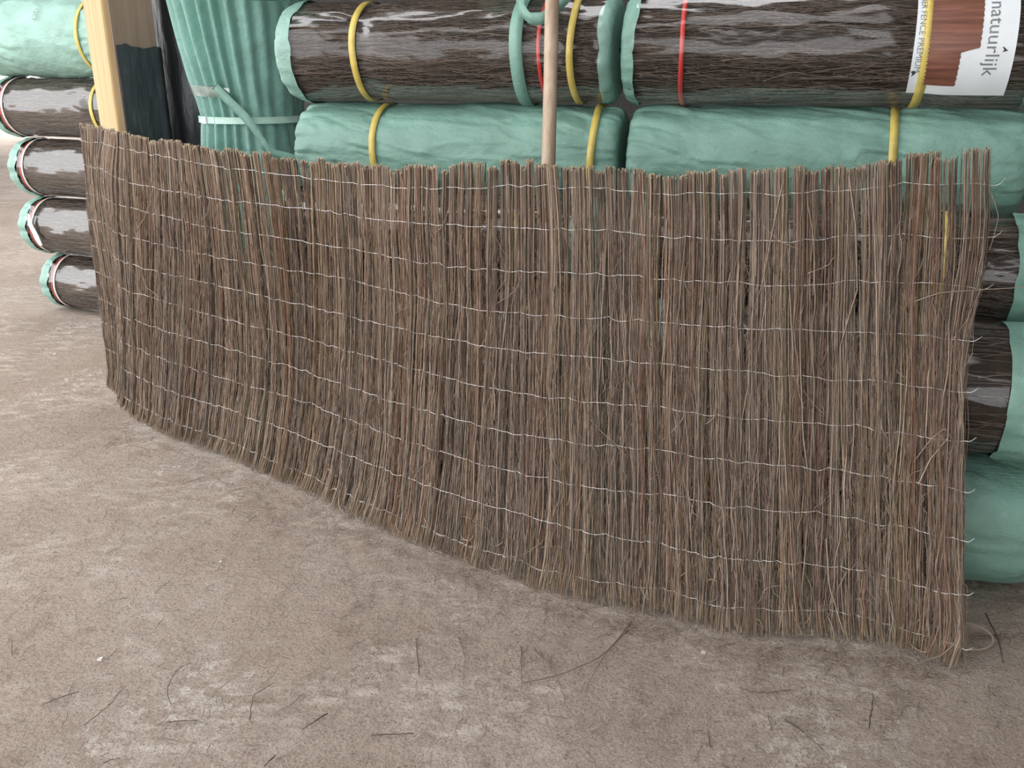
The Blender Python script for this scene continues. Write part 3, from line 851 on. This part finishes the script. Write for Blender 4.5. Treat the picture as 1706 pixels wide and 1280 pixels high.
# far across the shed floor
shR = Shape(2.2, 0.36, [(-0.5, 0.03), (0.5, 0.03)], 45)
green_roll((-11.6, 18.6, 0.0), -0.1, shR, 'large dull green wrapped bale lying far across the shed floor', [], 'green_dark', 'far bales', 0.014)
shR2 = Shape(2.2, 0.34, [(-0.5, 0.03), (0.5, 0.03)], 46)
film_roll((-11.7, 18.7, 0.74), -0.1, shR2, 'dark film wrapped bale on the large green bale far across the floor', [], 0.3, 0.3, 'green_dark', 'far bales', 600)

# ------------------------------------------------------------------ standing green bundle
bundle = empty('standing_bundle', (-1.47, 5.32, 0.0))
tag(bundle, 'tall green cloth bundle standing upright with pleated folds and a pale waist band', 'cloth bundle')
def bundle_r(z):
    return np.interp(z, [0, 0.05, 0.6, 1.3, 1.53, 1.62, 1.9, 2.2, 2.55, 2.68, 2.72], [0.27, 0.30, 0.31, 0.295, 0.275, 0.285, 0.33, 0.36, 0.33, 0.18, 0.0])
def bundle_pos(z, th, dr=0.0):
    ple = np.exp(-((np.angle(np.exp(1j * (th + 2.05)))) / 0.75) ** 2)          # pleats gather on the side facing the opening
    ph = 26 * th + 2.0 * vnoise(np.stack([th * 2, z * 0.6, 0 * z], -1), 61) + 1.6 * (z - 1.5)
    amp = (0.004 + 0.030 * ple) * (0.45 + 0.9 * np.abs(z - 1.53)) * np.clip((2.7 - z) * 4, 0, 1)
    dia = 0.010 * np.sin(9 * (th + 1.2) + 14 * (z - 1.5)) * np.exp(-((z - 1.66) / 0.16) ** 2) * (1 - ple)
    r = bundle_r(z) + amp * np.sin(ph) + dia + 0.008 * fbm(np.stack([np.cos(th) * 2, np.sin(th) * 2, z * 2], -1), 3, 63)
    r = np.maximum(r, 0.0) + dr
    return np.stack([r * np.cos(th) - 0.03 * (z - 1.5) / 0.7 * (z > 1.5), r * np.sin(th), z + 0 * th], -1)
zz = np.concatenate([np.linspace(0, 2.5, 150), np.linspace(2.52, 2.72, 14)]); tt_ = np.linspace(-np.pi, np.pi, 260, endpoint=False)
Zg, Tg = np.meshgrid(zz, tt_, indexing='ij')
mesh_obj('cloth_wrap', make_mesh('cloth_wrap', bundle_pos(Zg, Tg).reshape(-1, 3), [grid_faces(len(zz), len(tt_), True)[:, ::-1]], M['green_bundle']), bundle)
def bundle_band(z0, z1, dr, mat, name, a0=-np.pi, a1=np.pi, slope=0.0):
    th = np.linspace(a0, a1, 140); z = np.linspace(z0, z1, 5)
    Zb, Tb = np.meshgrid(z, th, indexing='ij')
    Zb = Zb + slope * (Tb - a0)
    r = bundle_r(Zb) + dr
    P = np.stack([r * np.cos(Tb) - 0.03 * (Zb - 1.5) / 0.7 * (Zb > 1.5), r * np.sin(Tb), Zb], -1)
    P2 = P.copy(); P2[..., 0] *= 0.985; P2[..., 1] *= 0.985
    v, f = join([(P.reshape(-1, 3), [grid_faces(5, 140)[:, ::-1]]), (P2.reshape(-1, 3), [grid_faces(5, 140)])])
    return mesh_obj(name, make_mesh(name, v, f, mat), bundle)
bundle_band(1.505, 1.540, 0.016, M['pale_strap'], 'waist_band')
bundle_band(1.66, 1.715, 0.026, M['tape'], 'clear_tape', -2.9, -1.62, -0.02)
bk = np.array([math.cos(-2.32), math.sin(-2.32)])
buckle = box('buckle', (-0.018, -0.008, -0.018), (0.018, 0.008, 0.018), M['white_strap'], bundle)
buckle.location = (0.295 * bk[0], 0.295 * bk[1], 1.522); buckle.rotation_euler = (0, 0, -2.32 + math.pi / 2)
ribbon('loose_strap', [(-0.10, -0.315, 1.70), (-0.03, -0.335, 1.63), (0.06, -0.345, 1.54), (0.13, -0.355, 1.44), (0.18, -0.36, 1.36), (0.27, -0.33, 1.33), (0.33, -0.30, 1.31)],
       [(0.03, 0, 0.03), (0.035, 0, 0.03), (0.035, 0, 0.03), (0.02, 0, 0.03), (0.01, 0, 0.045), (0.0, 0, 0.055), (0, 0, 0.05)], M['green'], bundle)

# ------------------------------------------------------------------ timber post with board and black film
pa = math.radians(42)
post = empty('timber_post', (-2.33, 5.52, 0.0), pa)
tag(post, 'square timber post with pale wood side, brown board face and black plastic wrapped lower part', 'timber post')
def bevel_box(name, lo, hi, mat, parent, b=0.008):
    o = box(name, lo, hi, mat, parent)
    md = o.modifiers.new('edge', 'BEVEL'); md.width = b; md.segments = 2
    return o
bevel_box('post', (0.0, 0.0, 0.0), (0.27, 0.30, 4.55), M['wood_pale'], post, 0.012)
bevel_box('board', (0.035, -0.022, 0.0), (0.285, -0.001, 4.5), M['wood_brown'], post, 0.003)
nz, nxx = 60, 50
sx = np.linspace(0.045, 0.34, nxx); sz = np.linspace(0.0, 1.0, nz)
SX, SZ = np.meshgrid(sx, sz, indexing='ij')
topz = 1.925 - 0.10 * (SX - 0.045) + 0.012 * vnoise(np.stack([SX * 30, 0 * SX, 0 * SX], -1), 71)
ZZ = SZ * topz
YY = -0.036 + 0.010 * fbm(np.stack([SX * 9, ZZ * 3, 0 * SX], -1), 3, 72) + 0.09 * np.clip((SX - 0.285) / 0.055, 0, 1) ** 2
front = np.stack([SX, YY, ZZ], -1).reshape(-1, 3); back = front + np.array([0, 0.004, 0])
v_, f_ = join([(front, [grid_faces(nxx, nz)]), (back, [grid_faces(nxx, nz)[:, ::-1]])])
mesh_obj('black_film', make_mesh('black_film', v_, f_, M['black_film']), post)
# dark cylinder added to stand for the shade in the gap beside the post
shadow = empty('gap_shade', (-2.02, 6.14, 0.0))
tag(shadow, 'dark upright cylinder added as shade in the gap between timber post and green bundle', 'gap shade')
zz = np.concatenate([[0, 0], np.linspace(0.02, 2.5, 60), [2.55, 2.55]]); rr_ = np.concatenate([[0, 0.2], np.full(60, 0.26), [0.18, 0.0]])
Zg, Tg = np.meshgrid(zz, np.linspace(0, 2 * np.pi, 90, endpoint=False), indexing='ij')
Rg = rr_[:, None] + (0.003 * np.sin(9 * Tg + 3 * Zg) + 0.01 * fbm(np.stack([np.cos(Tg) * 3, np.sin(Tg) * 3, Zg * 3], -1), 3, 81)) * (rr_[:, None] > 0.1)
mesh_obj('gap_shade_side', make_mesh('gap_shade_side', np.stack([Rg * np.cos(Tg), Rg * np.sin(Tg), Zg], -1).reshape(-1, 3), [grid_faces(len(zz), 90, True)[:, ::-1]], M['black_film']), shadow)
bundle_tie = None

# ------------------------------------------------------------------ peeled pole leaning on the stack
pole = empty('wooden_pole', (0.105, 3.18, 0.0))
tag(pole, 'peeled round wooden pole leaning on the roll stack behind the fence', 'wooden pole')
pt = np.linspace(0, 1, 40)
pc = np.stack([0.062 * pt + 0.002 * np.sin(5 * pt), 0.66 * pt, 2.62 * pt], -1)
th = np.linspace(0, 2 * np.pi, 20, endpoint=False)
Pg, Tg = np.meshgrid(pt, th, indexing='ij')
rad = 0.0285 - 0.003 * Pg + 0.0015 * fbm(np.stack([np.cos(Tg), np.sin(Tg), Pg * 9], -1), 3, 91)
V = pc[:, None, :] + rad[..., None] * np.stack([np.cos(Tg), np.sin(Tg) * 0.94, -np.sin(Tg) * 0.34], -1)
mesh_obj('shaft', make_mesh('shaft', V.reshape(-1, 3), [grid_faces(40, 20, True)[:, ::-1], np.arange(20)[None, ::-1], (np.arange(20) + 39 * 20)[None, :]], M['pole']), pole)

# ------------------------------------------------------------------ debris on the floor
DEBRIS = [
    [(-1.23, 2.12), (-1.19, 2.20), (-1.18, 2.30)],
    [(-1.01, 2.21), (-1.05, 2.27), (-1.05, 2.38), (-1.02, 2.41)],
    [(-1.00, 2.13), (-0.91, 2.14)],
    [(-1.00, 2.07), (-0.94, 2.06)],
    [(-0.76, 2.14), (-0.78, 2.25), (-0.74, 2.30)],
    [(-1.50, 3.72), (-1.45, 3.77), (-1.38, 3.85)],
    [(-1.19, 3.44), (-1.19, 3.50), (-1.02, 3.47)],
    [(-2.01, 4.34), (-1.94, 4.18), (-1.76, 4.11)],
    [(0.41, 2.64), (0.30, 2.45), (0.16, 2.35), (0.03, 2.31)],
    [(0.39, 2.59), (0.29, 2.44), (0.22, 2.27)],
    [(-0.04, 2.17), (0.05, 2.17), (0.16, 2.15)],
    [(0.07, 2.48), (0.13, 2.39), (0.16, 2.22)],
    [(0.03, 2.50), (0.03, 2.29)],
    [(-0.18, 2.55), (-0.15, 2.44), (-0.15, 2.33)],
    [(-0.24, 2.62), (-0.21, 2.58), (-0.16, 2.58)],
    [(-0.47, 2.30), (-0.41, 2.30)],
    [(1.64, 2.69), (1.61, 2.55), (1.56, 2.41)],
    [(0.74, 2.33), (0.77, 2.32), (0.80, 2.31)],
    [(0.69, 2.29), (0.75, 2.26), (0.85, 2.28)],
    [(0.79, 2.15), (0.83, 2.09), (0.86, 2.03)],
    [(1.02, 2.11), (1.09, 2.26)],
    [(0.86, 2.39), (0.84, 2.35)],
    [(-1.61, 2.45), (-1.65, 2.53), (-1.69, 2.57)],
    [(-1.39, 2.21), (-1.31, 2.27)],
    [(-0.29, 2.36), (-0.32, 2.55)],
    [(-0.65, 2.00), (-0.67, 1.96)],
    [(0.48, 2.33), (0.48, 2.27)],
    [(-1.11, 1.97), (-1.07, 1.99)],
    [(0.55, 2.04), (0.56, 2.10)],
    [(-0.40, 2.08), (-0.28, 2.09)],
    [(-3.00, 5.11), (-2.90, 5.18)],
    [(-0.54, 2.17), (-0.60, 2.10)],
]
TOLD = {0: 'forked dark twig lying on the open dirt floor near a pale chip', 8: 'long dark twig curving away from the fence foot across the floor',
        9: 'shorter dark twig crossing the long curved twig by the fence foot', 16: 'straight dark twig on the floor beside the looped pale root', 30: 'short twig on the bare floor near the far pile of rolls',
        7: 'curved thin twig lying at the bent corner of the fence'}
for k_, pts in enumerate(DEBRIS):
    pts = np.array(pts); k = np.linspace(0, len(pts) - 1, 14)
    c = np.stack([np.interp(k, np.arange(len(pts)), pts[:, 0]), np.interp(k, np.arange(len(pts)), pts[:, 1])], -1)
    for _ in range(2): c[1:-1] = (c[:-2] + 2 * c[1:-1] + c[2:]) / 4
    base = c.mean(0)
    z = 0.0 + 0.004 * rng.random() + 0.004 * np.sin(np.pi * np.linspace(0, 1, 14)) * rng.random()
    P = np.stack([c[:, 0] - base[0] + rng.normal(0, 0.001, 14), c[:, 1] - base[1] + rng.normal(0, 0.001, 14), z + 0 * c[:, 0]], -1)[None]
    me = twig_mesh('dry_twig', [(P, (rng.uniform(0.0016, 0.0026) * (1 - 0.4 * np.linspace(0, 1, 14)))[None], np.array([rng.uniform(0.05, 0.4)]), np.zeros((1, 14)))], M['twig'])
    tag(mesh_obj('dry_twig', me, loc=(base[0], base[1], -0.006)), TOLD.get(k_, 'thin dry twig lying loose on the open dirt floor before the fence'), 'twig', 'loose twigs on the dirt floor')
# thick bent root on the floor by the free end
rp = np.array([(1.47, 2.475, 0.012), (1.52, 2.47, 0.014), (1.565, 2.49, 0.02), (1.585, 2.53, 0.028), (1.565, 2.57, 0.032), (1.53, 2.61, 0.022)]) - np.array([1.53, 2.53, 0.0])
k = np.linspace(0, 5, 24); rc = np.stack([np.interp(k, np.arange(6), rp[:, a]) for a in range(3)], -1)
for _ in range(3): rc[1:-1] = (rc[:-2] + 2 * rc[1:-1] + rc[2:]) / 4
vv_, ff_ = tubes(rc[None], np.full((1, 24), 0.0042), 8)
tag(mesh_obj('bent_root', make_mesh('bent_root', vv_, ff_, M['twig'], True, {'tone': np.full(len(vv_), 0.5)}), loc=(1.53, 2.53, -0.012)), 'thick pale root bent into a loop on the floor at the fence foot', 'root')
# pale chips
for x, y, s in ((-1.32, 2.44, 0.012), (1.505, 2.62, 0.017), (0.62, 2.47, 0.010), (-1.12, 3.05, 0.008), (-3.05, 5.75, 0.016)):
    th = np.linspace(0, 2 * np.pi, 7, endpoint=False); q = s * rng.uniform(0.6, 1.1, 7)
    ringv = np.stack([q * np.cos(th), q * np.sin(th), 0 * th], -1)
    v = np.concatenate([ringv, ringv * 0.8 + np.array([0, 0, s * 0.5])])
    f = np.stack([np.arange(7), (np.arange(7) + 1) % 7, (np.arange(7) + 1) % 7 + 7, np.arange(7) + 7], -1)
    tag(mesh_obj('pale_chip', make_mesh('pale_chip', v, [f, np.arange(7, 14)[None], np.arange(6, -1, -1)[None]], M['stone'], False), loc=(x, y, -0.012)), 'small pale chip lying on the dirt floor', 'chip', 'pale chips on the floor')
# fine twig crumbs, thicker along the foot of the fence
n = 4200
ua = rng.uniform(0.4, FLEN, n); out = 0.05 + rng.gamma(1.2, 0.22, n)
foot = fence_point(ua, 0 * ua, out)
wide = np.stack([rng.uniform(-2.2, 1.9, n), rng.uniform(1.6, 3.6, n), 0 * ua], -1)
pick = rng.random(n) < 0.45
pos = np.where(pick[:, None], foot, wide); pos[:, 2] = -0.006
line_y = np.interp(pos[:, 0], FS[:, 0, 0], FS[:, 0, 1])
pos[:, 1] = np.minimum(pos[:, 1], np.where(pos[:, 0] < 1.35, line_y - 0.05 - 0.1 * rng.random(n), 2.55))
ang = rng.uniform(0, np.pi, n); ln = rng.gamma(2.0, 0.008, n) + 0.006
dv = np.stack([np.cos(ang), np.sin(ang), 0 * ang], -1) * ln[:, None]
bend = np.stack([-np.sin(ang), np.cos(ang), 0 * ang], -1) * rng.normal(0, 0.2, n)[:, None] * ln[:, None]
P = np.stack([pos - dv, pos + bend + np.array([0, 0, 0.002]), pos + dv], 1)
crumbs = mesh_obj('twig_crumbs', twig_mesh('twig_crumbs', [(P, np.repeat(rng.uniform(0.0005, 0.0011, n)[:, None], 3, 1), rng.uniform(0.3, 0.58, n), np.zeros((n, 3)))], M['twig']))
tag(crumbs, 'fine broken twig crumbs scattered over the dirt floor along the fence foot', 'twig litter', kind='stuff')
